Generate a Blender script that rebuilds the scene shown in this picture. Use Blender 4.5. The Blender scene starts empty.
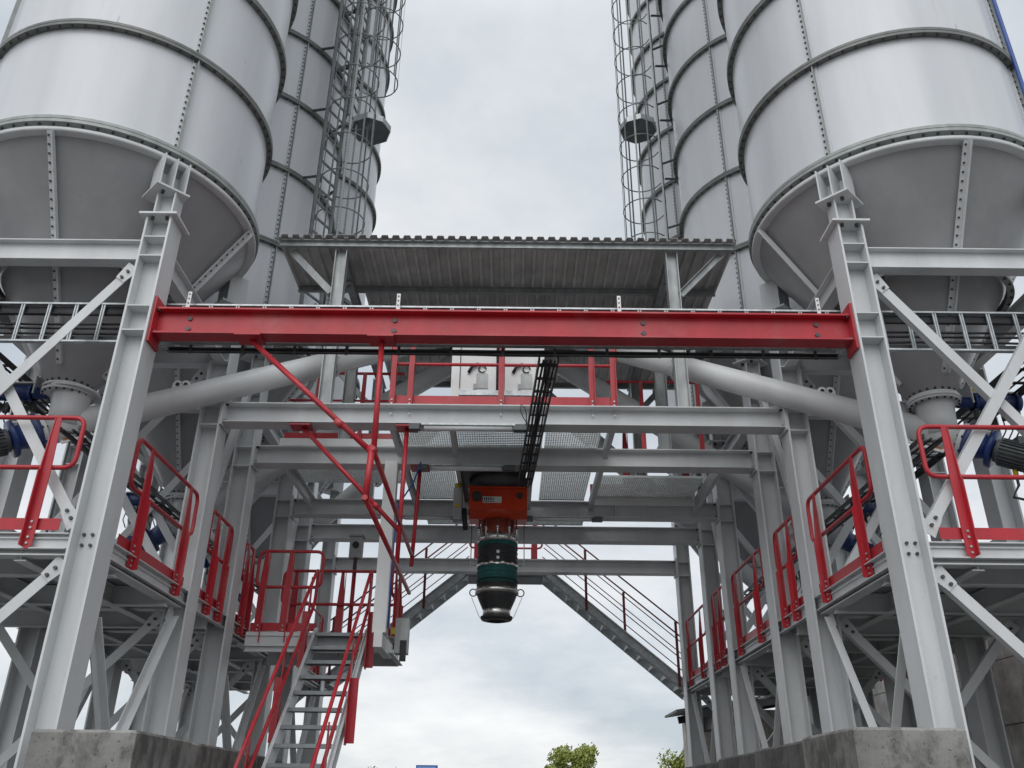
import bpy, math, random
from mathutils import Vector, Matrix
random.seed(7)
R = math.radians
scene = bpy.context.scene
COL = scene.collection

# ------------------------------------------------------------------ materials
def new_mat(name):
    m = bpy.data.materials.new(name); m.use_nodes = True
    nt = m.node_tree
    return m, nt, nt.nodes['Principled BSDF']

def coords(nt, scale=(1, 1, 1)):
    tc = nt.nodes.new('ShaderNodeTexCoord'); mp = nt.nodes.new('ShaderNodeMapping')
    mp.inputs['Scale'].default_value = scale
    nt.links.new(tc.outputs['Object'], mp.inputs['Vector'])
    return mp.outputs['Vector']

def noise(nt, vec, scale, detail=4, rough=.55):
    n = nt.nodes.new('ShaderNodeTexNoise')
    n.inputs['Scale'].default_value = scale; n.inputs['Detail'].default_value = detail
    n.inputs['Roughness'].default_value = rough
    nt.links.new(vec, n.inputs['Vector'])
    return n.outputs['Fac']

def ramp(nt, fac, stops):
    r = nt.nodes.new('ShaderNodeValToRGB')
    while len(r.color_ramp.elements) < len(stops): r.color_ramp.elements.new(.5)
    for e, (p, c) in zip(r.color_ramp.elements, stops):
        e.position = p; e.color = (*c, 1) if len(c) == 3 else c
    nt.links.new(fac, r.inputs['Fac'])
    return r.outputs['Color']

def mixc(nt, fac, a, b, mode='MIX'):
    m = nt.nodes.new('ShaderNodeMix'); m.data_type = 'RGBA'; m.blend_type = mode
    if isinstance(fac, (int, float)): m.inputs[0].default_value = fac
    else: nt.links.new(fac, m.inputs[0])
    for i, v in ((6, a), (7, b)):
        if isinstance(v, tuple): m.inputs[i].default_value = (*v, 1)
        else: nt.links.new(v, m.inputs[i])
    return m.outputs[2]

def bump(nt, bsdf, fac, strength, dist=.01):
    b = nt.nodes.new('ShaderNodeBump'); b.inputs['Strength'].default_value = strength
    b.inputs['Distance'].default_value = dist
    nt.links.new(fac, b.inputs['Height']); nt.links.new(b.outputs['Normal'], bsdf.inputs['Normal'])

def paint(name, col, rough=.4, var=.12, spots=.0, scale=2.2, metallic=0., streak=True, spec=.5):
    m, nt, b = new_mat(name)
    v = coords(nt, (1, 1, .25 if streak else 1))
    n = noise(nt, v, scale, 6, .6)
    dk = tuple(c*(1-var*1.6) for c in col); lt = tuple(min(1, c*(1+var*.6)) for c in col)
    c = ramp(nt, n, [(.25, dk), (.7, lt)])
    if spots:
        n2 = noise(nt, coords(nt), 34, 3, .7)
        f = ramp(nt, n2, [(.62, (0, 0, 0)), (.74, (spots, spots, spots))])
        c = mixc(nt, f, c, (.16, .13, .10))
    if spots:
        # thin run-off drips and a film of pale cement dust
        d1 = ramp(nt, noise(nt, coords(nt, (14, 14, .8)), 2.2, 5, .7), [(.60, (0, 0, 0)), (.78, (spots*1.6,)*3)])
        c = mixc(nt, d1, c, tuple(x*.55 for x in col))
        d2 = ramp(nt, noise(nt, coords(nt), 1.1, 7, .7), [(.52, (0, 0, 0)), (.75, (min(.4, spots*1.8),)*3)])
        c = mixc(nt, d2, c, (.46, .44, .41))
    nt.links.new(c, b.inputs['Base Color'])
    b.inputs['Metallic'].default_value = metallic
    n3 = noise(nt, coords(nt), 9, 4)
    mr = nt.nodes.new('ShaderNodeMapRange'); mr.inputs[3].default_value = rough*.8; mr.inputs[4].default_value = rough*1.25
    nt.links.new(n3, mr.inputs[0]); nt.links.new(mr.outputs[0], b.inputs['Roughness'])
    b.inputs['Specular IOR Level'].default_value = spec
    bump(nt, b, noise(nt, coords(nt), 60, 2), .05, .003)
    return m

M = {}
def silo_mat():
    m, nt, b = new_mat('silo_paint')
    v = coords(nt, (1, 1, .12))
    n = noise(nt, v, 3.0, 5, .6)
    c = ramp(nt, n, [(.25, (.575, .59, .615)), (.72, (.66, .675, .695))])
    # faint run-off stains and scuffs
    st = ramp(nt, noise(nt, coords(nt, (5, 5, .35)), 2.4, 6, .7), [(.60, (0, 0, 0)), (.80, (.22, .22, .22))])
    c = mixc(nt, st, c, (.36, .37, .37))
    sc = ramp(nt, noise(nt, coords(nt, (3, 3, .5)), 3.2, 3, .4), [(.735, (0, 0, 0)), (.76, (.5, .5, .5))])
    c = mixc(nt, sc, c, (.33, .32, .31))
    nt.links.new(c, b.inputs['Base Color'])
    b.inputs['Roughness'].default_value = .26
    b.inputs['Specular IOR Level'].default_value = .62
    bump(nt, b, noise(nt, coords(nt, (1, 1, .35)), 1.1, 2, .4), .35, .06)
    return m
M['silo'] = silo_mat()
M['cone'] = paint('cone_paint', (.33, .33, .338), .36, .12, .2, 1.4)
M['steel'] = paint('grey_steel_paint', (.64, .655, .66), .42, .12, .16, 2.0)
M['galv'] = paint('galvanised_steel', (.50, .53, .54), .45, .2, 0, 16, .55, False)
M['ladder'] = paint('dull_ladder_steel', (.21, .225, .225), .45, .2, .1, 9, .3, False)
M['pipe'] = paint('pale_pipe_paint', (.66, .67, .67), .36, .08, .1, 2.0)
M['tread'] = paint('grating_tread_steel', (.27, .295, .305), .5, .2, .1, 9, .3, False)
M['zinc'] = paint('bright_zinc', (.76, .80, .80), .5, .12, 0, 9, 0, False)
M['galvdull'] = paint('weathered_galvanised_steel', (.40, .42, .42), .5, .25, .2, 9, .35, True)
M['flange'] = paint('dull_flange_steel', (.34, .36, .35), .5, .2, .15, 8, .2, False)
M['ringdark'] = paint('dark_ring_steel', (.17, .178, .172), .5, .2, .15, 8, .2, False)
M['red'] = paint('red_paint', (.46, .021, .033), .40, .16, .10, 3)
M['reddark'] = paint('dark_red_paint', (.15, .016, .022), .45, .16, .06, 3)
M['redbright'] = paint('glossy_red_enamel', (.66, .06, .018), .2, .1, .05, 5)
M['white'] = paint('white_paint', (.78, .79, .78), .4, .06, .08, 3)
M['black'] = paint('black_rubber', (.022, .023, .025), .55, .3, 0, 8)
M['blackm'] = paint('black_metal', (.03, .032, .034), .42, .3, .1, 8)
M['dark'] = paint('dark_grey_metal', (.10, .11, .115), .45, .25, .1, 6)
M['blue'] = paint('blue_enamel', (.012, .035, .15), .35, .2, .1, 6)
M['bluepipe'] = paint('blue_cable_sheath', (.03, .09, .33), .4, .1, 0, 6)
M['teal'] = paint('teal_fabric', (.012, .105, .10), .7, .25, 0, 14)
M['chrome'] = paint('stainless_steel', (.68, .66, .63), .22, .2, .0, 12, .95, False)
M['roof'] = paint('roof_sheet_steel', (.60, .59, .57), .5, .22, .35, 2.5)
M['yellow'] = paint('yellow_plastic', (.55, .42, .03), .5, .1)
M['orange'] = paint('orange_plastic', (.55, .2, .04), .5, .1)
M['deck'] = paint('deck_plate', (.33, .36, .39), .5, .15, .2, 3, .2, False)
M['bolt'] = paint('bolt_steel', (.09, .09, .09), .45, .2, 0, 20, .6, False)
M['sticker'] = paint('white_label_film', (.75, .75, .74), .4, .02)
M['ink'] = paint('printed_ink', (.03, .03, .035), .6, .05)
M['signblue'] = paint('blue_sign_panel', (.03, .12, .45), .5, .05)
M['signlight'] = paint('pale_blue_sign_panel', (.25, .42, .75), .5, .05)
M['lamp'] = paint('frosted_lamp_plastic', (.82, .84, .84), .35, .02)
M['bark'] = paint('tree_bark', (.12, .09, .065), .9, .3, 0, 4)

def concrete(name, base, stain):
    m, nt, b = new_mat(name)
    n = noise(nt, coords(nt), 1.6, 8, .65)
    c = ramp(nt, n, [(.28, tuple(x*.5 for x in base)), (.52, base), (.72, tuple(min(1, x*1.45) for x in base))])
    s = ramp(nt, noise(nt, coords(nt, (1.5, 1.5, .9)), 1.9, 7, .72), [(.46, (0, 0, 0)), (.58, (.85, .85, .85))])
    c = mixc(nt, s, c, stain)
    p = ramp(nt, noise(nt, coords(nt), 42, 2, .5), [(.68, (0, 0, 0)), (.73, (.7, .7, .7))])
    c = mixc(nt, p, c, tuple(x*.4 for x in stain))
    nt.links.new(c, b.inputs['Base Color']); b.inputs['Roughness'].default_value = .88
    bump(nt, b, noise(nt, coords(nt), 22, 8, .7), .5, .012)
    return m
M['concrete'] = concrete('cast_concrete', (.235, .23, .215), (.075, .073, .068))
M['concdark'] = concrete('dark_concrete', (.15, .145, .14), (.07, .066, .062))  # darker concrete tone for the right-hand blocks behind the nearest one
M['conclight'] = concrete('pale_concrete', (.58, .56, .52), (.34, .325, .30))

def ground_mat():
    m, nt, b = new_mat('gravel_yard')
    c = ramp(nt, noise(nt, coords(nt), .35, 8, .7), [(.3, (.12, .117, .113)), (.7, (.19, .186, .18))])
    c2 = ramp(nt, noise(nt, coords(nt), 26, 4, .7), [(.35, (.55, .55, .55)), (.7, (1.2, 1.2, 1.2))])
    nt.links.new(mixc(nt, 1.0, c, c2, 'MULTIPLY'), b.inputs['Base Color'])
    b.inputs['Roughness'].default_value = .95
    bump(nt, b, noise(nt, coords(nt), 30, 6, .7), .6, .02)
    return m
M['ground'] = ground_mat()

def leaf_mat(name, a, bcol):
    m, nt, b = new_mat(name)
    c = ramp(nt, noise(nt, coords(nt), 1.3, 4, .6), [(.3, a), (.7, bcol)])
    nt.links.new(c, b.inputs['Base Color']); b.inputs['Roughness'].default_value = .7
    b.inputs['Transmission Weight'].default_value = 0
    return m
M['leaf'] = leaf_mat('spring_leaves', (.15, .20, .035), (.33, .36, .08))
M['leafdark'] = leaf_mat('dark_leaves', (.03, .05, .015), (.07, .09, .03))

# ------------------------------------------------------------------ mesh builder
class MB:
    def __init__(s): s.v = []; s.f = []; s.m = []; s.sm = []; s.mi = 0
    def add(s, vs, fs, smooth=False):
        o = len(s.v); s.v += [tuple(v) for v in vs]
        for i, f in enumerate(fs):
            s.f.append([o+k for k in f]); s.m.append(s.mi)
            s.sm.append(smooth if isinstance(smooth, bool) else smooth[i])
        return s
    def box(s, c, d, rot=None):
        hx, hy, hz = d[0]/2, d[1]/2, d[2]/2
        vs = [Vector((x, y, z)) for z in (-hz, hz) for y in (-hy, hy) for x in (-hx, hx)]
        if rot is not None: vs = [rot @ v for v in vs]
        c = Vector(c); vs = [v+c for v in vs]
        return s.add(vs, [(0, 2, 3, 1), (4, 5, 7, 6), (0, 1, 5, 4), (2, 6, 7, 3), (0, 4, 6, 2), (1, 3, 7, 5)])
    def b2(s, a, b):
        return s.box([(a[i]+b[i])/2 for i in range(3)], [abs(b[i]-a[i]) for i in range(3)])
    def prof(s, poly, p, q, up=(0, 0, 1)):
        """extrude a closed 2D outline (side, up) from p to q"""
        p = Vector(p); q = Vector(q); d = (q-p).normalized(); up = Vector(up)
        if abs(d.dot(up.normalized())) > .999: up = Vector((0, 1, 0))
        sd = d.cross(up).normalized(); u = sd.cross(d).normalized()
        n = len(poly)
        vs = [p+sd*a+u*b for a, b in poly]+[q+sd*a+u*b for a, b in poly]
        fs = [(i, (i+1) % n, n+(i+1) % n, n+i) for i in range(n)]
        fs += [tuple(range(n-1, -1, -1)), tuple(range(n, 2*n))]
        return s.add(vs, fs)
    def bar(s, p, q, w, t, up=(0, 0, 1)):
        return s.prof([(-w/2, -t/2), (w/2, -t/2), (w/2, t/2), (-w/2, t/2)], p, q, up)
    def ibeam(s, p, q, h, b, tw=.011, tf=.017, up=(0, 0, 1)):
        a = b/2; c = h/2; w = tw/2
        return s.prof([(-a, -c), (a, -c), (a, -c+tf), (w, -c+tf), (w, c-tf), (a, c-tf), (a, c), (-a, c), (-a, c-tf), (-w, c-tf), (-w, -c+tf), (-a, -c+tf)], p, q, up)
    def chan(s, p, q, h, b, t=.009, up=(0, 0, 1), flip=1):
        c = h/2
        P = [(0, -c), (b, -c), (b, -c+t), (t, -c+t), (t, c-t), (b, c-t), (b, c), (0, c)]
        P = [(x*flip, y) for x, y in P]
        if flip < 0: P = P[::-1]
        return s.prof(P, p, q, up)
    def angle(s, p, q, a=.09, t=.009, up=(0, 0, 1), flip=1):
        P = [(0, 0), (a, 0), (a, t), (t, t), (t, a), (0, a)]
        P = [((x-a/2)*flip, y-a/2) for x, y in P]
        if flip < 0: P = P[::-1]
        return s.prof(P, p, q, up)
    def tube(s, pts, r, seg=10, closed=False, caps=True):
        pts = [Vector(p) for p in pts]; n = len(pts); vs = []; fs = []; sm = []
        up = None
        for i, p in enumerate(pts):
            if closed: a = pts[i-1]; b = pts[(i+1) % n]
            else: a = pts[max(i-1, 0)]; b = pts[min(i+1, n-1)]
            d = (b-a).normalized()
            if up is None:
                up = Vector((0, 0, 1)) if abs(d.z) < .9 else Vector((0, 1, 0))
            x = d.cross(up).normalized(); y = x.cross(d).normalized(); up = y
            rr = r[i] if isinstance(r, (list, tuple)) else r
            for k in range(seg):
                t = 2*math.pi*k/seg; vs.append(p+x*(rr*math.cos(t))+y*(rr*math.sin(t)))
        for i in range(n if closed else n-1):
            j = (i+1) % n
            for k in range(seg):
                k2 = (k+1) % seg; fs.append((i*seg+k, i*seg+k2, j*seg+k2, j*seg+k)); sm.append(True)
        if caps and not closed:
            fs += [tuple(range(seg-1, -1, -1)), tuple((n-1)*seg+k for k in range(seg))]; sm += [False, False]
        return s.add(vs, fs, sm)
    def lathe(s, prof, seg=48, c=(0, 0, 0), smooth=True, axis=None, closed=False):
        c = Vector(c); vs = []; fs = []
        Q = Vector((0, 0, 1)).rotation_difference(Vector(axis).normalized()) if axis is not None else None
        for r, z in prof:
            for k in range(seg):
                t = 2*math.pi*k/seg; v = Vector((r*math.cos(t), r*math.sin(t), z))
                if Q is not None: v = Q @ v
                vs.append(v+c)
        n = len(prof)
        for i in range(n if closed else n-1):
            j = (i+1) % n
            for k in range(seg):
                k2 = (k+1) % seg; fs.append((i*seg+k, i*seg+k2, j*seg+k2, j*seg+k))
        return s.add(vs, fs, smooth)
    def cyl(s, p, q, r, seg=16): return s.tube([p, q], r, seg)
    def bolt(s, p, n, r=.017, h=.016):
        p = Vector(p); n = Vector(n).normalized(); return s.tube([p, p+n*h], r, 6)
    def build(s, name, mats, parent=None):
        me = bpy.data.meshes.new(name); me.from_pydata(s.v, [], s.f)
        if not isinstance(mats, (list, tuple)): mats = [mats]
        for m in mats: me.materials.append(m)
        me.polygons.foreach_set('material_index', s.m)
        me.polygons.foreach_set('use_smooth', s.sm); me.update()
        o = bpy.data.objects.new(name, me); COL.objects.link(o)
        if parent is not None: o.parent = parent
        return o

def fillet(pts, r, n=5, closed=True):
    pts = [Vector(p) for p in pts]; out = []; N = len(pts)
    for i, p in enumerate(pts):
        if not closed and i in (0, N-1): out.append(p); continue
        a = (pts[i-1]-p).normalized(); b = (pts[(i+1) % N]-p).normalized()
        P = p+a*r; Q = p+b*r
        for k in range(n+1):
            t = k/n; out.append(P*(1-t)**2+p*2*t*(1-t)+Q*t*t)
    return out

def tag(o, label, cat, group=None, kind=None):
    o['label'] = label; o['category'] = cat
    if group: o['group'] = group
    if kind: o['kind'] = kind
    return o
def thing(name, label, cat, loc=(0, 0, 0), group=None):
    o = bpy.data.objects.new(name, None); COL.objects.link(o); o.location = loc
    o.empty_display_size = .2
    return tag(o, label, cat, group)
def copy_tree(o, parent=None):
    c = o.copy(); COL.objects.link(c)
    if parent is not None: c.parent = parent
    for ch in list(o.children): copy_tree(ch, c)
    return c

# ------------------------------------------------------------------ dimensions
SX = 4.5; SR = 1.545; S = 1.1; LX = 3.4
SY = (8.1, 11.65, 15.2)
LEGY = (7.0, 9.2, 10.55, 12.75, 14.1, 16.3)
TOPZ = 22.0; RZ = 7.6; DR = 1.39
PX = 3.36; DECK = 3.56

# ------------------------------------------------------------------ setting
g = MB(); g.add([(-250, -150, 0), (250, -150, 0), (250, 350, 0), (-250, 350, 0)], [(0, 1, 2, 3)])
gr = g.build('ground', M['ground']); gr['kind'] = 'structure'

# ------------------------------------------------------------------ silos
WH = {(-1, 0): 'nearest silo on the left', (1, 0): 'nearest silo on the right', (-1, 1): 'middle silo of the left row',
      (1, 1): 'middle silo of the right row', (-1, 2): 'rearmost silo of the left row', (1, 2): 'rearmost silo of the right row'}
def make_silo():
    root = thing('silo', '', 'silo', (0, 0, 0), 'cement silos in two rows')
    b = MB(); b.lathe([(SR, RZ-.06), (SR, TOPZ)], 128); b.build('barrel', M['silo'], root)
    c = MB(); c.lathe([(SR, TOPZ), (1.2, TOPZ+.35), (.02, TOPZ+.6)], 64); c.build('roof', M['silo'], root)
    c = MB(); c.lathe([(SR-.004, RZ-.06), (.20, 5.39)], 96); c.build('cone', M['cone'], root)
    def ring(z, name='ring_flange', w=.07, h=.038, r0=SR, nb=72, mat=None):
        m = MB()
        m.lathe([(r0-.01, z-h), (r0+w, z-h), (r0+w, z-.004), (r0+w-.01, z), (r0+w, z+.004), (r0+w, z+h), (r0-.01, z+h)], 96, smooth=False)
        m.mi = 1
        for k in range(nb):
            t = 2*math.pi*(k+.5)/nb; d = Vector((math.cos(t), math.sin(t), 0))
            m.bolt(d*(r0+w*.55)+Vector((0, 0, z-h-.016)), (0, 0, 1), .014, .018)
        return m.build(name, [M['ringdark'] if mat is None else mat, M['bolt']], root)
    for k in range(1, 11): ring(RZ+DR*k)
    # heavier double ring where the cone starts
    ring(RZ+.03, 'ring_flange', .085, .04, mat=M['flange'])
    m = MB(); m.lathe([(SR-.03, RZ-.10), (SR+.05, RZ-.10), (SR+.06, RZ-.085), (SR+.06, RZ-.055), (SR-.005, RZ-.05)], 96)
    m.build('stiffening_band', M['steel'], root)
    ring(6.48, 'cone_flange', .06, .03, .925, 40, M['flange'])
    # bolted vertical lap seams, one pair of bolt rows each
    for q in range(4):
        t = R(45+90*q); d = Vector((math.cos(t), math.sin(t), 0)); sd = Vector((-d.y, d.x, 0))
        m = MB(); m.bar(d*(SR+.006)+Vector((0, 0, RZ+.08)), d*(SR+.006)+Vector((0, 0, TOPZ)), .085, .016, d)
        m.mi = 2; m.bar(d*(SR+.025)+sd*.006+Vector((0, 0, RZ+.08)), d*(SR+.025)+sd*.006+Vector((0, 0, TOPZ)), .014, .06, d)
        m.mi = 1
        z = RZ+.14
        while z < 19.5:
            m.bolt(d*(SR+.012)+sd*-.024+Vector((0, 0, z)), d, .012, .016)
            z += .085
        m.build('seam_strip', [M['silo'], M['bolt'], M['flange']], root)
    for q in range(4):
        t = R(90*q+2); d = Vector((math.cos(t), math.sin(t), 0)); sd = Vector((-d.y, d.x, 0))
        a = d*(SR+.03)+Vector((0, 0, RZ-.09)); e = d*.30+Vector((0, 0, 5.58))
        n = (d*2.05-Vector((0, 0, 1.28))).normalized()
        m = MB(); m.bar(a+n*.012, e+n*.012, .06, .02, n); m.bar(a+n*.03+sd*.03, e+n*.03+sd*.03, .014, .06, n); m.mi = 1
        for k in range(26): m.bolt(a.lerp(e, (k+.5)/26)+n*.02-sd*.012, n, .011, .014)
        m.build('cone_rib', [M['steel'], M['bolt']], root)
    # seat brackets over the four columns
    for ax, ay in ((1, 1), (1, -1), (-1, 1), (-1, -1)):
        d = Vector((ax, ay, 0)).normalized(); sd = Vector((-d.y, d.x, 0)); rot = Matrix.Rotation(math.atan2(d.y, d.x), 3, 'Z')
        c = Vector((ax*S, ay*S, 0)); m = MB()
        m.box(c+Vector((0, 0, 7.085)), (.36, .34, .022), rot)
        for e in (-.13, 0, .13): m.box(c+sd*e+d*.01+Vector((0, 0, 7.30)), (.24, .014, .40), rot)
        m.box(c-d*.10+Vector((0, 0, 7.30)), (.014, .262, .40), rot)
        m.mi = 1
        for e in (-.07, .07): m.bolt(c+sd*e+d*.09+Vector((0, 0, 7.074)), (0, 0, -1), .02, .03)
        m.build('seat_bracket', [M['steel'], M['bolt']], root)
    m = MB(); m.lathe([(.19, 5.415), (.255, 5.415), (.255, 5.39), (.19, 5.39)], 40, smooth=False)
    m.lathe([(.15, 5.365), (.255, 5.365), (.255, 5.34), (.15, 5.34)], 40, smooth=False); m.mi = 1
    for k in range(20):
        t = 2*math.pi*k/20; m.tube([(.235*math.cos(t), .235*math.sin(t), 5.325), (.235*math.cos(t), .235*math.sin(t), 5.45)], .013, 6)
    m.build('outlet_flange', [M['steel'], M['bolt']], root)
    return root
silo0 = make_silo(); first = True
SILO_LAB = {(-1, 0): 'large pale grey bolted steel silo nearest the camera on the left', (1, 0): 'nearest large pale grey bolted silo on the right, with a blue cable',
            (-1, 1): 'pale grey silo behind the nearest left one, with a ladder on its flank', (1, 1): 'pale grey silo behind the nearest right one, with ladder brackets on its flank',
            (-1, 2): 'farthest pale grey silo of the left row, seen behind the left ladder cage', (1, 2): 'farthest pale grey silo of the right row, seen behind the right ladder cage'}
for sx in (-1, 1):
    for i in range(3):
        o = silo0 if first else copy_tree(silo0); first = False
        o.location = (sx*SX-(.05 if sx < 0 else 0), SY[i], 0); o['label'] = SILO_LAB[(sx, i)]

# ------------------------------------------------------------------ support frames
def make_frame(mir):
    root = thing('support_frame', '', 'steel frame', (0, 0, 0), 'steel frames under the silos')
    for ax in (-1, 1):
        for ay in (-1, 1):
            x, y = ax*S, ay*S; m = MB()
            m.ibeam((x, y, .25), (x, y, 6.74), .25, .28, .012, .02, up=(1, 0, 0))
            m.box((x, y, 6.752), (.37, .37, .022)); m.box((x, y, .24), (.45, .45, .03))
            m.ibeam((x, y, 6.765), (x, y, 7.072), .19, .19, .012, .016, up=(1, 0, 0))
            for z in (6.5, 6.28, 5.72, 5.46):
                for e in (-1, 1): m.box((x, y+e*.073, z), (.208, .13, .012))
            m.mi = 1
            for z in (3.47, 3.56):
                for e in (-.07, .0, .07): m.bolt((x+e, y-.006, z), (0, -1, 0), .014, .02)
            for e in (-.07, .07): m.bolt((x+e, y-.12, 6.74), (0, 0, -1), .018, .03)
            m.build('column', [M['steel'], M['bolt']], root)
    for ay in (-1, 1):
        for z, h in ((6.39, .23), (3.445, .15)):
            m = MB(); m.ibeam((-S+.128, ay*S, z), (S-.128, ay*S, z), h, .14, .008, .012); m.build('crossbeam', M['steel'], root)
    for ax in (-1, 1):
        for z, h in ((6.39, .23), (3.44, .14)):
            m = MB(); m.ibeam((ax*S, -S+.142, z), (ax*S, S-.142, z), h, .13, .008, .012); m.build('crossbeam', M['steel'], root)
    def brace(p, q, nrm):
        m = MB(); p = Vector(p); q = Vector(q); nrm = Vector(nrm)
        m.bar(p, q, .095, .011, nrm)
        d = (q-p).normalized(); sd = d.cross(nrm).normalized()
        o = sd*.042-nrm*.038
        m.bar(p+o, q+o, .011, .066, nrm)
        m.build('brace', M['steel'], root)
        for e, f in ((p, d), (q, -d)):
            k = MB(); u = sd
            a = e-f*.07+nrm*.012
            pts = [a-u*.075, a+f*.19-u*.052, a+f*.19+u*.052, a+u*.075]
            k.add([v-nrm*.005 for v in pts]+[v+nrm*.005 for v in pts], [(3, 2, 1, 0), (4, 5, 6, 7), (0, 1, 5, 4), (1, 2, 6, 5), (2, 3, 7, 6), (3, 0, 4, 7)])
            k.mi = 1
            for t in (.04, .12): k.bolt(a+f*(t+.04)+nrm*.005, nrm, .016, .02)
            k.build('gusset_plate', [M['steel'], M['bolt']], root)
    for ay in (-1, 1):
        y = ay*S
        n = (0, -1, 0)
        brace((.88, y-.02, 6.16), (-.88, y-.02, 3.70), n); brace((-.88, y+.03, 6.16), (.88, y+.03, 3.70), n)
        brace((mir*.88, y-.02, 3.28), (-mir*.88, y-.02, 1.36), n)
        if ay > 0: brace((-mir*.88, y+.03, 3.28), (mir*.88, y+.03, 1.36), n)
    for ax in (-1, 1):
        x = ax*S; n = (-ax, 0, 0)
        brace((x, .88, 3.3), (x, -.93, .45), n); brace((x+ax*.05, -.93, 2.9), (x+ax*.05, .93, .3), n)
    return root
for sx in (-1, 1):
    fr0 = make_frame(-sx)
    for i in range(3):
        o = fr0 if i == 0 else copy_tree(fr0)
        o.location = (sx*SX, SY[i], 0)
        o['label'] = 'light grey braced steel leg frame carrying the '+WH[(sx, i)]
# braces that tie neighbouring frames together
for sx, sn in ((-1, 'left'), (1, 'right')):
    for j, (ya, yb) in enumerate(((9.38, 10.42), (12.92, 13.95))):
        m = MB(); x = sx*LX
        m.bar((x, ya, 4.3), (x, yb, 6.85), .012, .10, up=(1, 0, 0)) if False else m.bar((x-sx*.03, ya, 4.3), (x-sx*.03, yb, 6.85), .10, .012, up=(1, 0, 0))
        m.bar((x+sx*.008, ya-.04, 4.3), (x+sx*.008, yb-.04, 6.85), .012, .065, up=(1, 0, 0))
        m.mi = 1
        for t in (.03, .06, .94, .97): m.bolt(Vector((x-sx*.036, ya, 4.3)).lerp(Vector((x-sx*.036, yb, 6.85)), t), (-sx, 0, 0), .016, .02)
        o = m.build('diagonal_brace', [M['steel'], M['bolt']])
        tag(o, 'grey steel angle brace leaning between the %s frames of the %s row' % (('first and second', 'second and third')[j], sn), 'brace', 'braces between silo frames')

# ------------------------------------------------------------------ gantry beams
def beam(name, y, ztop, h, b, mat, label, x=LX-.13, tw=.012, tf=.018, group=None, mid=(), bolts=()):
    t = thing(name, label, 'steel beam', (0, y, ztop-h/2), group)
    m = MB(); m.ibeam((-x, 0, 0), (x, 0, 0), h, b, tw, tf)
    for xx in mid:
        for e in (-1, 1): m.box((xx, e*b/4+.003*e, 0), (.012, b/2-.02, h-2*tf-.002))
    m.mi = 1
    for xx in bolts:
        for zz in (-.055, .055): m.bolt((xx, -.007, zz), (0, -1, 0), .024, .012)
    m.build('girder', [mat, M['bolt']], t)
    for e in (-1, 1):
        m = MB(); m.box((e*(x-.012), 0, 0), (.022, b+.06, h+(.2 if bolts else .09))); m.mi = 1
        for yy in (-b*.36, b*.36):
            for zz in (-h*.42, -h*.14, h*.14, h*.42)[::(1 if h > .3 else 3)]:
                m.bolt((e*(x-.023), yy, zz), (-e, 0, 0), .017, .03)
        m.build('end_plate', [mat, M['bolt']], t)
    return t
rb = beam('gantry_beam', 7.0, 5.735, .275, .17, M['red'], 'large red steel beam spanning the driveway between the two nearest legs', LX-.127, bolts=(-2.95, -1.02, 1.32, 2.95))
BL = ['light grey crossbeam directly behind the red beam, lit brightest', 'light grey crossbeam second behind the red beam, just in front of the loading spout',
      'grey crossbeam third behind the red beam, just behind the red spout head', 'grey crossbeam fourth behind the red beam, level with the teal spout sleeve',
      'lowest looking grey crossbeam farthest back, at the heads of the rear stairs']
for y, l in zip((9.2, 10.55, 12.75, 14.1, 16.3), BL):
    beam('crossbeam', y, 5.75, .245, .24, M['steel'], l, LX-.127, .009, .014, 'grey crossbeams over the driveway', (-1.7, 1.7) if y > 12 and y < 13 else ())

# ------------------------------------------------------------------ cable trays
def ladder_tray(name, p, q, side, width, rung, label, mat=None, cables=4, group=None, hgt=.05):
    """p,q: centre line; side: direction between the two rails"""
    mat = mat or M['galv']
    p = Vector(p); q = Vector(q); d = (q-p).normalized(); side = Vector(side).normalized(); nrm = d.cross(side).normalized()
    t = thing(name, label, 'cable tray', tuple(p), group)
    o = Vector((0, 0, 0)); L = (q-p).length
    for e in (-1, 1):
        m = MB(); m.bar(side*(e*width/2), d*L+side*(e*width/2), hgt, .018, up=side); m.build('side_rail', mat, t)
    n = int(L/rung); m = MB(); w_ = width/2-.008
    m.prof([(-.018, .010), (-.018, -.008), (-.006, -.008), (-.006, .004), (.006, .004), (.006, -.008), (.018, -.008), (.018, .010)], -side*w_, side*w_, up=nrm)
    r0 = None
    for k in range(n):
        if r0 is None: r0 = m.build('rung', mat, t); o_ = r0
        else: o_ = r0.copy(); COL.objects.link(o_); o_.parent = t
        o_.location = d*((k+.5)*rung)-nrm*.012
    for k in range(cables):
        m = MB(); pts = []; off = (-.40+.8*(k+.5)/cables)*width
        for j in range(int(L/.4)+2):
            s_ = min(j*.4, L)
            pts.append(d*s_+side*(off+random.uniform(-.006, .006))+nrm*(.018+random.uniform(0, .008)))
        m.tube(pts, random.choice((.009, .012, .016)), 6); m.build('cable', M['black'], t)
    return t
ct = ladder_tray('cable_tray', (-6.4, 7.22, 5.725), (6.4, 7.22, 5.725), (0, 0, -1), .415, .262, 'long galvanised cable ladder standing on edge behind the red beam', cables=3)
for k, (z, hh) in enumerate(((.150, .085), (-.165, .06), (-.04, .012))):
    m = MB(); m.box((6.4, .035, z), (12.7, .03, hh)); m.build('cable_bundle', M['black'], ct)
for xx in (-3.05, -1.02, 1.12, 3.05):
    m = MB(); m.box((xx+6.4, -.11, .20), (.035, .006, .20)); m.mi = 1
    for zz in (.17, .22, .27): m.bolt((xx+6.4, -.113, zz), (0, -1, 0), .008, .006)
    m.build('bracket', [M['white'], M['bolt']], ct)
t = thing('cable_duct', 'black cable duct slung just below the red beam', 'cable duct', (0, 7.27, 5.455))
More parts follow.
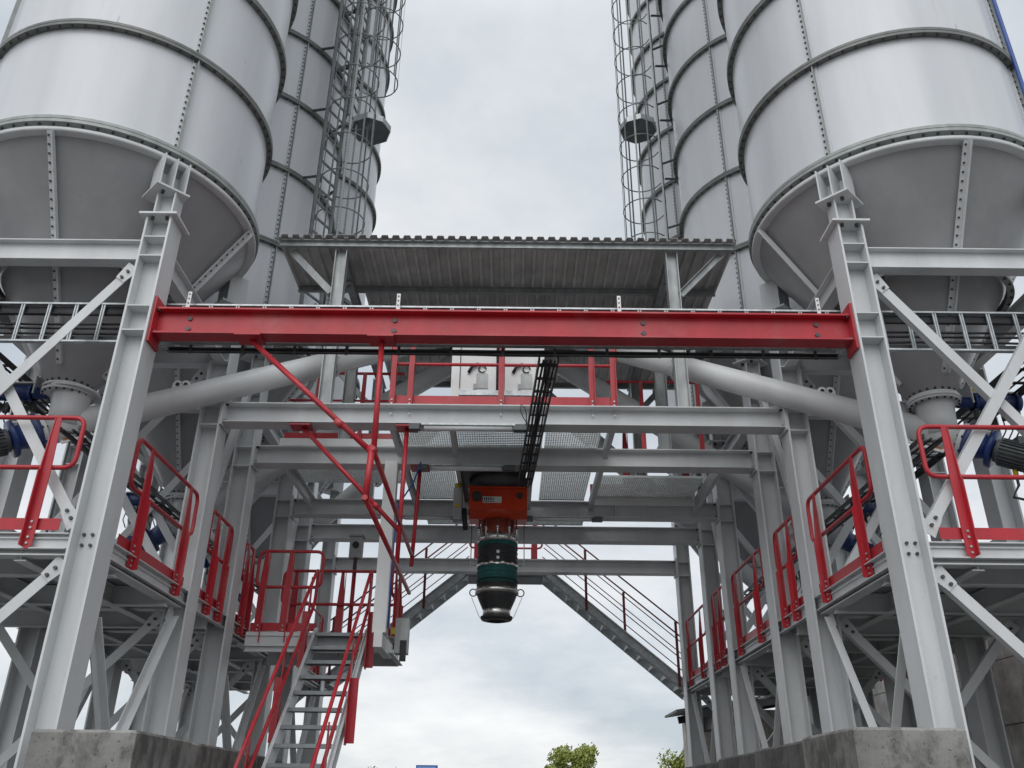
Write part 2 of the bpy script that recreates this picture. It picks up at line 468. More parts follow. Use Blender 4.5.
m = MB(); m.chan((-3.22, 0, 0), (3.22, 0, 0), .042, .04, .006, up=(0, 0, 1)); m.build('channel', M['dark'], t)
for k in range(4):
    m = MB(); m.tube([(-3.2+j*.4, -.012-.0*k, -.016+.014*k+random.uniform(-.006, .006)) for j in range(17)], .011, 6); m.build('cable', M['black'], t)
for k in range(13):
    m = MB(); m.box((-3.0+k*.5, -.028, .035), (.03, .006, .15)); m.build('clip', M['dark'], t)
ladder_tray('cable_tray', (.44, 7.25, 5.40), (.27, 10.9, 5.40), (1, .045, 0), .18, .3, 'black hanging cable ladder running back beside the loading spout', M['blackm'], 4, hgt=.06)
ladder_tray('cable_tray', (-5.2, 6.2, 5.56), (-5.2, 17, 5.56), (1, 0, 0), .3, .3, 'dark cable ladder running back along the outside of the left silo row', M['blackm'], 3, hgt=.06)
ladder_tray('cable_tray', (5.22, 6.2, 5.48), (5.22, 17, 5.48), (1, 0, 0), .38, .3, 'dark cable ladder running back along the outside of the right silo row', M['blackm'], 3, hgt=.08)
ladder_tray('cable_tray', (-3.95, 7.2, 4.62), (-3.95, 16.8, 4.62), (1, 0, 0), .2, .3, 'dark cable ladder under the left conveyors, inside the legs', M['blackm'], 2, hgt=.04)
ladder_tray('cable_tray', (3.95, 7.2, 4.62), (3.95, 16.8, 4.62), (1, 0, 0), .2, .3, 'dark cable ladder under the right conveyors, inside the legs', M['blackm'], 2, hgt=.04)

# ------------------------------------------------------------------ screw conveyors and valves
def conveyor(sx, i, T, ztop, xe):
    y0 = SY[i]; P = Vector((sx*SX, y0, 5.0 if i == 0 else 5.08)); Q = Vector((sx*xe, T, ztop)); d = (Q-P).normalized(); r = .147
    sn = 'left' if sx < 0 else 'right'
    t = thing('screw_conveyor', 'grey screw conveyor tube rising to the centre from the '+WH[(sx, i)], 'conveyor', tuple(P), 'screw conveyors')
    A = -d*.22; B = Q-P
    m = MB(); m.cyl(A, B, r, 32); m.build('tube', M['pipe'], t)
    m = MB(); hn = 5.338-P.z; m.tube([(0, 0, hn), (0, 0, hn-.04), (0, 0, .17), (0, 0, .0)], [.20, .185, .175, .17], 28)
    m.build('inlet_neck', M['steel'], t)
    for s_ in (A, B*.56):
        m = MB(); m.lathe([(r-.01, -.02), (r+.045, -.02), (r+.045, .02), (r-.01, .02)], 32, s_, False, d); m.mi = 1
        x = d.cross(Vector((0, 0, 1))).normalized(); yv = x.cross(d)
        for k in range(12):
            a = 2*math.pi*k/12; c = s_+(x*math.cos(a)+yv*math.sin(a))*(r+.025); m.tube([c-d*.035, c+d*.035], .01, 6)
        m.build('end_flange', [M['steel'], M['bolt']], t)
    m = MB(); m.lathe([(.02, 0), (.20, 0), (.21, .02), (.21, .05), (.14, .08), (.12, .20), (.185, .22), (.185, .26), (.02, .26)][::-1], 32, A-d*.025, True, -d)
    for k in range(8):
        a = 2*math.pi*k/8; x = d.cross(Vector((0, 0, 1))).normalized(); yv = x.cross(d)
        m.bolt(A-d*.03+(x*math.cos(a)+yv*math.sin(a))*.185, d, .018, .02)
    gb_ = m.build('gearbox', M['blue'], t)
    m = MB(); g0 = A-d*.30
    m.lathe([(.02, 0), (.115, 0), (.12, .02), (.12, .32), (.10, .35), (.02, .36)], 24, g0, False, -d)
    x = d.cross(Vector((0, 0, 1))).normalized(); yv = x.cross(d)
    for k in range(24):
        a = 2*math.pi*k/24; c = g0+(x*math.cos(a)+yv*math.sin(a))*.127; m.bar(c-d*.04, c-d*.30, .006, .028, up=(c-g0))
    m.box(g0-d*.18+yv*.145, (.12, .12, .08))
    m.build('motor', M['blue'] if i else M['dark'], gb_)
    if i == 0:
        for k in range(2):
            m = MB(); q0 = g0-d*(.2+.1*k)-yv*.12
            m.tube([q0, q0-Vector((0, 0, .18)), q0+Vector((-sx*.08, .0, -.30)), q0+Vector((-sx*.02+sx*.3, .05, -.36)), q0+Vector((sx*.7, .1, -.2))], .014, 8); m.build('motor_lead', M['black'], t)
            m = MB(); m.tube([q0-Vector((0, 0, .02)), q0-Vector((0, 0, .1))], .024, 8); m.build('cable_gland', M['yellow'], t)
    # lifting lug with two holes
    if i == 0:
        m = MB(); c = B*.215+Vector((0, 0, r*.9)); px_ = Vector((1, 0, 0))
        for e in (-.045, .045):
            m.mi = 0; m.tube([c+px_*e+Vector((0, -.055, .02)), c+px_*e+Vector((0, -.043, .02))], .055, 20)
            m.mi = 1; m.tube([c+px_*e+Vector((0, -.057, .025)), c+px_*e+Vector((0, -.0552, .025))], .024, 14)
        m.mi = 0; m.box(c+Vector((0, -.05, -.035)), (.2, .0112, .12)); m.build('lifting_lug', [M['white'], M['black']], t)
        m = MB(); c = d*.02-Vector((0, .06, r+.03)); m.bar(c, c+d*.42, .12, .01, up=Vector((0, -1, .3)))
        m.mi = 1
        up = Vector((0, -1, .3)).normalized()
        for k in range(5):
            if k in (1, 3, 4): m.bar(c+d*(.1+k*.055)+up*.007, c+d*(.13+k*.055)+up*.007, .04, .003, up=up)
        m.mi = 2; m.bar(c+d*.03+up*.007, c+d*.10+up*.007, .06, .003, up=up)
        m.build('inspection_cover', [M['sticker'], M['ink'], M['orange']], t)
    return t
for sx in (-1, 1):
    conveyor(sx, 0, 11.0, 7.86, .45); conveyor(sx, 1, 11.70, 7.97, .32); conveyor(sx, 2, 12.4, 7.55, .45)
def make_valve():
    t = thing('butterfly_valve', '', 'valve', (0, 0, 0), 'butterfly valves under the silos')
    m = MB(); m.lathe([(.15, -.0115), (.265, -.0115), (.265, .0115), (.15, .0115)], 32, smooth=False); m.build('valve_plate', M['steel'], t)
    m = MB(); m.tube([(.25, 0, 0), (.40, 0, 0), (.40, 0, 0), (.86, 0, 0)], [.06, .06, .085, .085], 16); m.tube([(.40, 0, 0), (.43, 0, 0)], .10, 16)
    m.tube([(.83, 0, 0), (.88, 0, 0)], .10, 16); ac_ = m.build('actuator', M['blue'], t)
    m = MB(); m.box((.62, 0, .098), (.5, .12, .016)); m.box((.38, 0, .07), (.012, .16, .2)); m.build('mounting_rail', M['steel'], ac_)
    m = MB(); m.box((.42, -.02, .118), (.07, .09, .022)); m.build('tag_plate', M['yellow'], t)
    m = MB()
    for k in range(7):
        x = .40+.07*k; m.box((x, random.uniform(-.05, .05), -.14-random.uniform(0, .06)), (.035, .05, .10)); m.tube([(x, 0, -.08), (x+.02, .03, -.3), (x-.05, .06, -.42)], .008, 6)
    m.build('pneumatic_block', M['blackm'], t)
    return t
v0 = make_valve(); first = True
for sx in (-1, 1):
    for i in range(3):
        o = v0 if first else copy_tree(v0); first = False
        o.location = (sx*SX, SY[i], 5.3775); o.rotation_euler = (0, 0, math.pi if sx < 0 else 0)
        o['label'] = 'blue actuated valve under the cone of the '+WH[(sx, i)]

# ------------------------------------------------------------------ service platforms
for sx, sn in ((-1, 'left'), (1, 'right')):
    t = thing('service_platform', 'raised grey steel walkway deck round the legs of the %s silo row' % sn, 'platform', (0, 0, DECK))
    m = MB(); m.b2((sx*(PX+.01), 7.17, -.035), (sx*6.2, 16.9, -.015)); m.b2((sx*(PX+.22), 6.975, -.035), (sx*6.2, 7.168, -.015))
    for k in range(9): m.b2((sx*(PX+.02), 7.18+k*1.08, -.0145), (sx*6.19, 7.18+k*1.08+1.065, -.004))
    m.build('deck', M['deck'], t)
    f = sx
    ys_ = [y_ for y_ in LEGY]+[16.9]
    for a_, b_ in zip(ys_[:-1], ys_[1:]):
        m = MB(); m.chan((sx*PX, a_+.012, -.08), (sx*PX, b_-(.012 if b_ < 16.5 else 0), -.08), .145, .06, .009, flip=-sx); m.build('edge_channel', M['steel'], t)
    m = MB(); m.chan((sx*(PX+.2), 6.96, -.075), (sx*6.2, 6.96, -.075), .135, .06, .009, flip=sx); m.build('edge_channel', M['steel'], t)
    for k in range(8):
        y = 7.5+k*1.25
        m = MB(); m.ibeam((sx*(PX+.015), y, -.14), (sx*6.2, y, -.14), .19, .1, .007, .01); m.build('joist', M['steel'], t)
    for x in (3.95, 4.8):
        m = MB(); m.ibeam((sx*x, 6.985, -.137), (sx*x, 16.9, -.137), .18, .1, .007, .01); m.build('joist', M['steel'], t)

# ------------------------------------------------------------------ guard railings
def railing(p, q, posts, label, zd=DECK, toe=True, top=1.035, mid=.57, out=None, low=-.145, group='red guard railings', loop=True, toez=.02, toeh=.10, pw=.10):
    """p,q plan ends; posts = fractions along; out = plan unit vector pointing off the deck"""
    P = Vector((*p, zd)); Q = Vector((*q, zd)); L = (Q-P).length; d = (Q-P)/L
    out = Vector((*out, 0)).normalized()
    t = thing('guard_railing', label, 'railing', tuple(P), group)
    m = MB(); rr = min(.10, L*.2)
    if loop: m.tube(fillet([(0, 0, mid), Vector((0, 0, top)), d*L+Vector((0, 0, top)), d*L+Vector((0, 0, mid))], rr), .021, 10, True)
    else:
        m.tube([(0, 0, mid), d*L+Vector((0, 0, mid))], .016, 8); m.tube([(0, 0, top), d*L+Vector((0, 0, top))], .021, 8)
    m.build('handrail', M['red'], t)
    for s_ in posts:
        c = d*(L*s_)+out*.028; m = MB()
        z0, z1, z2 = low, mid+.02, top-.012
        w = pw
        # flat bar: wide foot, tapering upper part
        a = [(-w/2, z0+.03), (-w/2+.03, z0), (w/2-.03, z0), (w/2, z0+.03), (w/2, z1-.08), (.022, z2), (-.022, z2), (-w/2, z1-.08)]
        vs = [c+d*x+Vector((0, 0, z))-out*.005 for x, z in a]+[c+d*x+Vector((0, 0, z))+out*.005 for x, z in a]
        n = len(a); m.add(vs, [tuple(range(n)), tuple(range(2*n-1, n-1, -1))]+[(i, n+i, n+(i+1) % n, (i+1) % n) for i in range(n)])
        # folded lip standing out from the deck edge, with a shoulder at the mid rail
        lw = .068 if pw > .065 else .03; e_ = c+d*(w/2-.006)
        a = [(0, z0+.02), (lw, z0+.02), (lw, z1-.06), (lw*.72, z1-.055), (.012, z2), (0, z2)]
        vs = [e_+out*(o_-.012)+Vector((0, 0, z))-d*.005 for o_, z in a]+[e_+out*(o_-.012)+Vector((0, 0, z))+d*.005 for o_, z in a]
        n = len(a); m.add(vs, [tuple(range(n)), tuple(range(2*n-1, n-1, -1))]+[(i, n+i, n+(i+1) % n, (i+1) % n) for i in range(n)])
        m.mi = 1
        if pw > .065:
            for zz in (-.10, -.05, .03, .08): m.bolt(c+out*.005+Vector((0, 0, zz)), out, .011, .012)
        m.build('post', [M['red'], M['galv']], t)
    if toe:
        m = MB(); m.bar(Vector((0, 0, toez+toeh/2)), d*L+Vector((0, 0, toez+toeh/2)), .006, toeh); m.build('toe_board', M['red'], t)
    return t
PL = [(7.37, 9.04), (9.56, 10.36), (10.97, 12.56), (13.16, 13.94), (14.56, 16.12)]
for j, (a, b) in enumerate(PL):
    nm = ('first', 'second', 'third', 'fourth', 'fifth')[j]
    railing((PX, a), (PX, b), (.16, .82) if b-a > 1.2 else (.22, .74), 'red guard rail on the inner edge of the right walkway, %s from the camera' % nm, out=(-1, 0))
    if j != 2: railing((-PX, a), (-PX, b), (.16, .82) if b-a > 1.2 else (.22, .74), 'red guard rail on the inner edge of the left walkway, %s from the camera' % ('first', 'second', '', 'fourth', 'fifth')[j], out=(1, 0))
railing((-PX, 10.95), (-PX, 11.36), (.2, .8), 'short red guard rail on the left walkway just before the stair landing', out=(1, 0))
for sx, sn in ((-1, 'left'), (1, 'right')):
    railing((sx*3.665, 6.93), (sx*6.2, 6.93), (.085, .5, .9), 'red guard rail across the near end of the %s walkway, outside the nearest leg' % sn, out=(0, -1), pw=.085)
    railing((sx*6.2, 6.8), (sx*6.2, 16.8), (.05, .2, .35, .5, .65, .8, .95), 'long red guard rail on the outer edge of the %s walkway' % sn, out=(sx, 0))

# ------------------------------------------------------------------ stair landing and front stairs
LZ = 3.46
t = thing('stair_landing', 'small steel landing at the head of the red railed stairs, beside a white hanger', 'landing', (-2.3, 11.6, LZ))
m = MB(); m.b2((-.88, -.6, -.03), (.86, .5, -.006)); m.build('deck', M['deck'], t)
m = MB(); m.b2((-.9, -.632, -.17), (.0, -.604, .0)); m.build('fascia', M['steel'], t)
m = MB(); m.chan((-.9, -.58, -.14), (.88, -.58, -.14), .2, .07, .009, flip=1); m.chan((.875, -.6, -.14), (.875, .5, -.14), .2, .07, .009, flip=1); m.chan((-.9, .5, -.14), (.88, .5, -.14), .2, .07, .009, flip=-1)
m.build('edge_channel', M['steel'], t)
m = MB(); m.b2((.77, -1.27, -.10), (.93, -1.11, 2.05)); m.build('hanger_column', M['white'], t)
m = MB(); m.b2((.80, -1.30, -.27), (.90, -.35, -.105)); m.build('hanger_foot', M['white'], t)
railing((-3.17, 11.02), (-2.34, 11.02), (.12, .5), 'red guard rail on the stair landing, left of the stair head', zd=LZ, out=(0, -1))
railing((-3.1, 12.08), (-1.46, 12.08), (.1, .5, .9), 'red rail along the far edge of the stair landing', zd=LZ, out=(0, 1))
railing((-1.46, 11.25), (-1.46, 12.05), (.2, .8), 'red rail on the open end of the stair landing, right of the white hanger', zd=LZ, out=(1, 0))

st = thing('staircase', 'galvanised stairs with red handrails rising to the left landing', 'stairs', (-2.0, 7.45, 0))
YB, YT = 0.0, 3.5; ZT = 3.44; sl = ZT/YT
for e in (-.305, .305):
    m = MB(); m.bar((e, YB-.05, -.05), (e, YT, ZT-.03), .012, .22); m.bar((e*1.06, YB-.05, .05), (e*1.06, YT, ZT+.07), .045, .01); m.bar((e*1.06, YB-.05, -.15), (e*1.06, YT, ZT-.13), .045, .01)
    m.build('stringer', M['steel'], st)
NT = 18
for k in range(NT):
    z = ZT*(k+1)/NT; y = YT*(k+1)/NT-.02
    m = MB(); m.box((0, y, z-.02), (.59, .23, .006)); m.box((0, y-.116, z-.026), (.59, .012, .04))
    for j in range(6): m.box((0, y-.09+j*.036, z-.03), (.588, .004, .026))
    m.build('tread', M['tread'], st)
for e in (-.34, .34):
    m = MB(); s1 = .05
    top = [(e, y, y*sl+.95) for y in (s1, 3.35)]; mid_ = [(e, y, y*sl+.5) for y in (s1, 3.35)]
    m.tube(fillet([mid_[0], top[0], top[1], mid_[1]], .14), .021, 10, True); m.build('handrail', M['red'], st)
    for y in (.35, 1.35, 2.3, 3.2):
        m = MB(); zc = y*sl; x = e*1.09; w = .05
        a = [(-w, -.16), (w, -.16+.0), (w, .30), (.02, .93), (-.02, .93), (-w, .30)]
        vs = [Vector((x-.006, y+p_, zc+q_)) for p_, q_ in a]+[Vector((x+.006, y+p_, zc+q_)) for p_, q_ in a]; n = 6
        m.add(vs, [tuple(range(n)), tuple(range(2*n-1, n-1, -1))]+[(i, n+i, n+(i+1) % n, (i+1) % n) for i in range(n)])
        m.b2((x, y+w-.012, zc-.14), (x+(.085 if e > 0 else -.085), y+w, zc+.52)); m.build('post', M['red'], st)

# rear stairs, one each side
def rear_stairs(sx, lab):
    t = thing('staircase', lab, 'stairs', (sx*.75, 17.0, 5.65)); A = Vector((0, 0, 0)); B = Vector((sx*2.72, 0, -2.22))
    for y in (-.32, .32):
        m = MB(); m.bar(A+Vector((0, y, 0)), B+Vector((0, y, 0)), .012, .2); m.bar(A+Vector((0, y*1.07, .095)), B+Vector((0, y*1.07, .095)), .05, .01); m.bar(A+Vector((0, y*1.07, -.095)), B+Vector((0, y*1.07, -.095)), .05, .01)
        m.build('stringer', M['galv'], t)
    for k in range(12):
        c = A.lerp(B, (k+.5)/12); m = MB(); m.box(c+Vector((0, 0, .02)), (.24, .62, .012)); m.box(c+Vector((sx*.115, 0, -.01)), (.012, .62, .07)); m.box(c+Vector((-sx*.115, 0, -.005)), (.010, .62, .05)); m.build('tread', M['zinc'], t)
    for y in (-.35, .35):
        m = MB()
        for h in (.95, .62, .30):
            m.tube([A+Vector((0, y, h+.15)), B+Vector((0, y, h+.15))], .016 if h > .9 else .010, 8)
        e = B+Vector((0, y, 0)); m.tube(fillet([e+Vector((0, 0, .45)), e+Vector((sx*.12, 0, .40)), e+Vector((sx*.12, 0, 1.0)), e+Vector((0, 0, 1.10))], .06, closed=False), .018, 8)
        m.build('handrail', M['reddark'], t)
        for s_ in ((.3, .92) if y < 0 else (.6,)):
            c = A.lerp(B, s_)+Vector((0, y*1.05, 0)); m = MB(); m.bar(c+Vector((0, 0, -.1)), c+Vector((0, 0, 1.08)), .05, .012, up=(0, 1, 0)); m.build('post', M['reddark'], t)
    return t
rear_stairs(-1, 'rear stairs descending leftward behind the spout to the left walkway')
rear_stairs(1, 'rear stairs descending rightward against the sky to the right walkway')
t = thing('access_bridge', 'narrow steel bridge at the back joining the heads of both rear stairs', 'bridge', (0, 17, 5.72))
m = MB(); m.b2((-.8, -.42, -.03), (.8, .42, 0)); m.build('deck', M['deck'], t)
m = MB()
for y in (-.42, .42): m.chan((-.8, y, -.1), (.8, y, -.1), .16, .06, .008)
m.build('edge_channel', M['steel'], t)
for y, nm in ((16.55, 'near'), (17.45, 'far')):
    railing((-.75, y), (.75, y), (.12, .5, .88), 'red guard rail along the %s side of the rear bridge' % nm, zd=5.73, out=(0, -1 if y < 17 else 1), low=-.1)

# ------------------------------------------------------------------ central grating platform
ZG = 5.755
t = thing('grating_platform', 'walkway of open galvanised grating over the driveway, round the spout', 'platform', (0, 0, ZG))
def grating(x0, x1, y0, y1, t):
    m = MB(); x = x0+.02
    while x < x1: m.b2((x, y0, 0), (x+.004, y1, .03)); x += .03
    y = y0
    while y < y1: m.b2((x0, y, .010), (x1, y+.006, .026)); y += .058
    for yy in (y0, y1): m.b2((x0, yy-.003, -.001), (x1, yy+.003, .031))
    return m.build('grating_panel', M['zinc'], t)
for x0, x1 in ((-1.33, -.68), (-.64, .49), (.52, 1.22)): grating(x0, x1, 9.3, 10.45, t)
for x0, x1 in ((-1.33, -.70), (.52, 1.22)): grating(x0, x1, 10.68, 12.62, t)
grating(1.35, 2.85, 11.55, 12.45, t); grating(-2.95, -1.45, 10.68, 11.9, t); grating(-1.3, 1.3, 13.0, 13.95, t)
for x in (-1.38, -.66, .33, 1.28):
    m = MB(); m.chan((x, 9.325, -.09), (x, 10.425, -.09), .14, .06, .008); m.chan((x, 10.675, -.09), (x, 12.625, -.09), .14, .06, .008); m.build('joist', M['steel'], t)
for x, y0, y1 in ((2.88, 10.675, 12.625), (-2.98, 10.675, 12.625)):
    m = MB(); m.chan((x, y0, -.09), (x, y1, -.09), .18, .06, .008); m.build('joist', M['steel'], t)
m = MB(); m.b2((1.3, 12.46, -.12), (2.9, 12.475, .12)); m.build('fascia', M['white'], t)
m = MB(); m.b2((-2.95, 10.44, .002), (-1.40, 10.455, .10)); m.build('fascia', M['white'], t)
m = MB(); m.b2((-.62, 10.7, -.05), (.30, 12.6, -.03)); m.build('spout_mounting_plate', M['dark'], t)
railing((-1.36, 9.2), (1.34, 9.2), (.012, .09, .49, .89, .985), 'red guard rail on the front edge of the central walkway, behind the red beam', zd=5.76, out=(0, -1), low=.0, mid=.57, top=1.10, toeh=.13, pw=.07)
railing((-2.95, 10.60), (-1.40, 10.60), (.25, .65), 'red guard rail left of the grating walkway, behind the second crossbeam', zd=5.86, out=(0, -1), low=-.09, loop=False, pw=.06, mid=.62, toeh=.12)
railing((1.40, 10.65), (2.95, 10.65), (.3, .8), 'red guard rail right of the grating walkway, behind the second crossbeam', zd=5.80, out=(0, -1), low=-.02, loop=False, pw=.06, toe=False, mid=.62)
railing((1.30, 12.44), (2.9, 12.44), (.35, .92), 'red guard rail right of the spout with white fascia below it', zd=5.86, out=(0, -1), low=-.07, loop=False, toez=.0)

# ------------------------------------------------------------------ canopy roof
ZR = 8.09
t = thing('canopy_roof', 'corrugated steel canopy on posts above the central walkway', 'roof', (0, 0, 0))
def corr(x0, x1, y0, y1, z):
    m = MB(); prof = []; p = .1435; x = x0
    while x < x1-1e-6:
        prof += [(x, 0), (x+.035, 0), (x+.052, .045), (x+.128, .045)]; x += p
    prof = [(min(a, x1), b) for a, b in prof]; n = len(prof)
    vs = [(a, y0, z+b) for a, b in prof]+[(a, y1, z+b) for a, b in prof]
    vs += [(a, y0, z+b+.004) for a, b in prof]+[(a, y1, z+b+.004) for a, b in prof]
    fs = []
    for i in range(n-1):
        fs += [(i, n+i, n+i+1, i+1), (2*n+i, 2*n+i+1, 3*n+i+1, 3*n+i), (i, i+1, 2*n+i+1, 2*n+i), (n+i, 3*n+i, 3*n+i+1, n+i+1)]
    fs += [(0, 2*n, 3*n, n), (n-1, 2*n-1, 4*n-1, 3*n-1)]
    m.add(vs, fs); return m
m = corr(-2.95, 2.96, 9.08, 10.36, ZR); m.build('roof_sheet', M['roof'], t)
m = corr(-2.02, 2.96, 10.37, 13.4, ZR); m.build('roof_sheet', M['roof'], t)
for y, x0, x1 in ((9.17, -2.93, 2.93), (10.26, -2.93, 2.93), (12.1, -2.02, 2.93), (13.3, -2.02, 2.93)):
    m = MB(); m.chan((x0, y, ZR-.052), (x1, y, ZR-.052), .098, .05, .006); m.build('purlin', M['galvdull'], t)
for x in (-2.13, 2.13):
    m = MB(); m.ibeam((x, 9.33, ZR-.165), (x, 13.35, ZR-.165), .12, .1, .006, .009); m.build('rafter', M['galvdull'], t)
    for y in (9.24, 10.56, 12.75):
        m = MB(); m.ibeam((x, y, 5.765), (x, y, ZR-(.105 if y < 9.5 else .228)), .15, .13, .008, .011, up=(1, 0, 0)); m.box((x, y, 5.76), (.22, .2, .014)); m.build('post', M['galvdull'], t)
        m = MB(); sgn = 1 if x > 0 else -1
        m.chan((x+sgn*.09, y, ZR-.72), (sgn*2.78, y, ZR-.11), .09, .05, .007, up=(0, 1, 0) if False else (0, 0, 1)); m.build('strut', M['galvdull'], t)
        m = MB(); m.chan((x, y+.09, ZR-.7), (x, y+.55, ZR-.23), .07, .04, .006); m.build('strut', M['galvdull'], t)

# hopper at the meeting point of the conveyors
t = thing('mixing_hopper', 'dark steel hopper under the canopy where the conveyors meet', 'hopper', (0, 11.7, 0))
m = MB(); m.tube([(0, 0, 7.9), (0, 0, 7.5), (0, 0, 6.9)], [.5, .5, .2], 20); m.build('body', M['dark'], t)
m = MB(); m.tube([(-.35, -.5, 7.6), (-.08, -.35, 7.95)], .09, 12); m.tube([(.35, -.5, 7.6), (.08, -.35, 7.95)], .09, 12); m.build('inlet_arm', M['red'], t)
# twin white control cabinets on their frame
def make_cab():
    t = thing('control_cabinet', '', 'cabinet', (0, 0, 0), 'white control cabinets under the canopy')
    m = MB(); m.b2((-.22, -.13, 0), (.22, .13, .85)); bd = m.build('body', M['white'], t)
    m = MB(); m.b2((-.02, -.142, .03), (.12, -.131, .235)); m.b2((-.055, -.146, .02), (-.022, -.131, .09)); m.build('panel', M['galvdull'], bd)
    m = MB(); m.tube([(.05+.045*math.cos(a*.5), -.15, .29+.045*math.sin(a*.5)) for a in range(12)], .009, 6); m.tube([(-.12, -.15, .24), (-.08, -.17, .31), (.0, -.16, .36)], .02, 6); m.build('cable_loop', M['black'], t)
    return t
cab = make_cab(); cab.location = (-.33, 9.62, 6.12); cab['label'] = 'white cabinet with grey panel under the canopy, the left one of two'
cab2 = copy_tree(cab); cab2.location = (.22, 9.62, 6.12); cab2['label'] = 'white cabinet with grey panel under the canopy, beside the black cable ladder'
t = thing('cabinet_stand', 'pale steel stand carrying the two white cabinets', 'stand', (0, 9.62, 5.79))
for x in (-.61, .44):
    m = MB(); m.b2((x-.05, -.17, 0), (x+.05, -.07, 1.5)); m.build('leg', M['white'], t)
m = MB(); m.b2((-.56, -.16, .26), (.39, .14, .325)); m.build('shelf', M['galv'], t)
for a, b in ((-.05, -.18), (.05, .18)):
    m = MB(); m.bar((a*3.2, -.1, .255), (b*1.9, -.1, .0), .03, .03); m.build('brace', M['galv'], t)
m = MB(); m.bar((-.55, -.14, 1.05), (-.2, -.14, 1.4), .03, .05); m.build('brace', M['white'], t)

# ------------------------------------------------------------------ loading spout
SXc, SYc = -.085, 11.6
t = thing('loading_spout', 'hanging telescopic loading spout with red head and teal fabric sleeve', 'loading spout', (SXc, SYc, 0))
m = MB()
pf = [(-.34, 5.47), (-.36, 5.17), (-.15, 5.09), (.12, 5.09), (.12, 5.47)]
n = len(pf); w = .40
vs = [Vector((-w, y, z)) for y, z in pf]+[Vector((w, y, z)) for y, z in pf]
m.add(vs, [tuple(range(n)), tuple(range(2*n-1, n-1, -1))]+[(i, n+i, n+(i+1) % n, (i+1) % n) for i in range(n)])
m.box((0, 0, 5.485), (.84, .72, .026)); hd = m.build('head', M['redbright'], t)
m = MB(); m.b2((-.21, -.372, 5.255), (.05, -.3645, 5.345)); m.build('label_plate', M['sticker'], hd)
fx = -.195
m = MB()
for k, hh in enumerate((.04, .05, .045, .05, .03)): 
    m.b2((fx+k*.03, -.377, 5.30-hh/2+.008), (fx+k*.03+.016, -.3725, 5.30+hh/2+.008))
m.b2((-.20, -.377, 5.266), (-.04, -.3725, 5.272)); m.build('lettering', M['ink'], hd)
m = MB(); m.tube([(-.29, -.42, 5.34), (-.29, -.30, 5.34)], .065, 14); m.tube([(.30, -.40, 5.36), (.30, -.30, 5.36)], .04, 14); m.build('bearing_cap', M['blackm'], t)
m = MB(); m.tube([(0, 0, 5.50), (0, 0, 5.62), (0, 0, 5.70)], [.33, .40, .42], 24); m.build('top_collar', M['dark'], t)
m = MB(); m.lathe([(.10, 5.088), (.235, 5.088), (.235, 4.90), (.275, 4.865), (.275, 4.785), (.22, 4.76)], 40); m.build('neck', M['chrome'], t)
for k, a in enumerate((200, 235, 270, 305, 340, 20, 90, 150)):
    m = MB(); x, y = .27*math.cos(R(a)), .27*math.sin(R(a)); m.tube([(x, y, 5.088), (x*1.04, y*1.04, 4.80)], .012, 8); m.tube([(x*1.02, y*1.02, 4.98), (x*1.02, y*1.02, 4.93)], .022, 8); m.build('tie_rod', M['chrome'], t)
def sleeve(name, z0, z1, mat, r=.272):
    m = MB(); pr = []; N = max(2, int((z1-z0)/.05))
    for k in range(N*4+1):
        z = z1-(z1-z0)*k/(N*4); pr.append((r+.007*math.sin(k*math.pi/2), z))
    m.lathe(pr, 40); m.build(name, mat, t)
sleeve('fabric_sleeve', 4.81, 4.87, M['teal']); sleeve('rubber_sleeve', 4.56, 4.808, M['black'], .274); sleeve('fabric_sleeve', 4.36, 4.53, M['teal']); sleeve('rubber_sleeve', 4.345, 4.358, M['black'], .273); sleeve('fabric_sleeve', 4.31, 4.343, M['teal'])
sleeve('rubber_sleeve', 4.22, 4.308, M['black'], .274)
m = MB()
for k in range(24):
    a = 2*math.pi*k/24; c = Vector((.283*math.cos(a), .283*math.sin(a), 4.545+(.006 if k % 2 else -.006)))
    m.box(c, (.045, .02, .024), Matrix.Rotation(a+math.pi/2, 3, 'Z'))
m.lathe([(.27, 4.53), (.287, 4.53), (.287, 4.56), (.27, 4.56)], 40); m.build('chain_ring', M['chrome'], t)
m = MB(); m.lathe([(.26, 4.20), (.292, 4.19), (.296, 4.16), (.292, 4.13), (.26, 4.12)], 40); m.build('lower_ring', M['chrome'], t)
for e in (-1, 1):
    m = MB(); m.tube([(e*(.318+.048*math.cos(a*math.pi/8)), -.02, 4.15+.048*math.sin(a*math.pi/8)) for a in range(16)], .008, 6, True); m.build('guide_loop', M['dark'], t)
    m = MB(); m.tube([(e*.365, -.02, 5.1), (e*.365, -.02, 4.52), (e*.29, -.02, 4.52)], .007, 6); m.build('wire', M['chrome'], t)
    m = MB(); m.tube([(e*.34, -.02, 4.09), (e*.225, -.02, 3.82)], .0035, 6); m.build('wire', M['chrome'], t)
for z, r0, e in ((4.65, .275, 0),):
    m = MB()
    for q in (.03, -.05): m.bolt((.01, -.275, 4.665+q), (0, -1, 0), .024, .012)
    m.build('rivet', M['white'], t)
m = MB(); m.lathe([(.272, 4.125), (.245, 4.05), (.19, 3.93), (.175, 3.90)], 40); m.build('outlet_cone', M['blackm'], t)
m = MB(); m.lathe([(.178, 3.93), (.185, 3.925), (.185, 3.835), (.165, 3.83)], 32); m.build('outlet_collar', M['chrome'], t)
m = MB(); m.lathe([(.14, 3.84), (.215, 3.835), (.22, 3.82), (.20, 3.79), (.13, 3.775), (.10, 3.83)], 32); m.build('outlet_lip', M['blackm'], t)
m = MB(); m.b2((-.62, -.28, 5.05), (-.50, -.1, 5.50)); m.build('gear_motor', M['galvdull'], t)
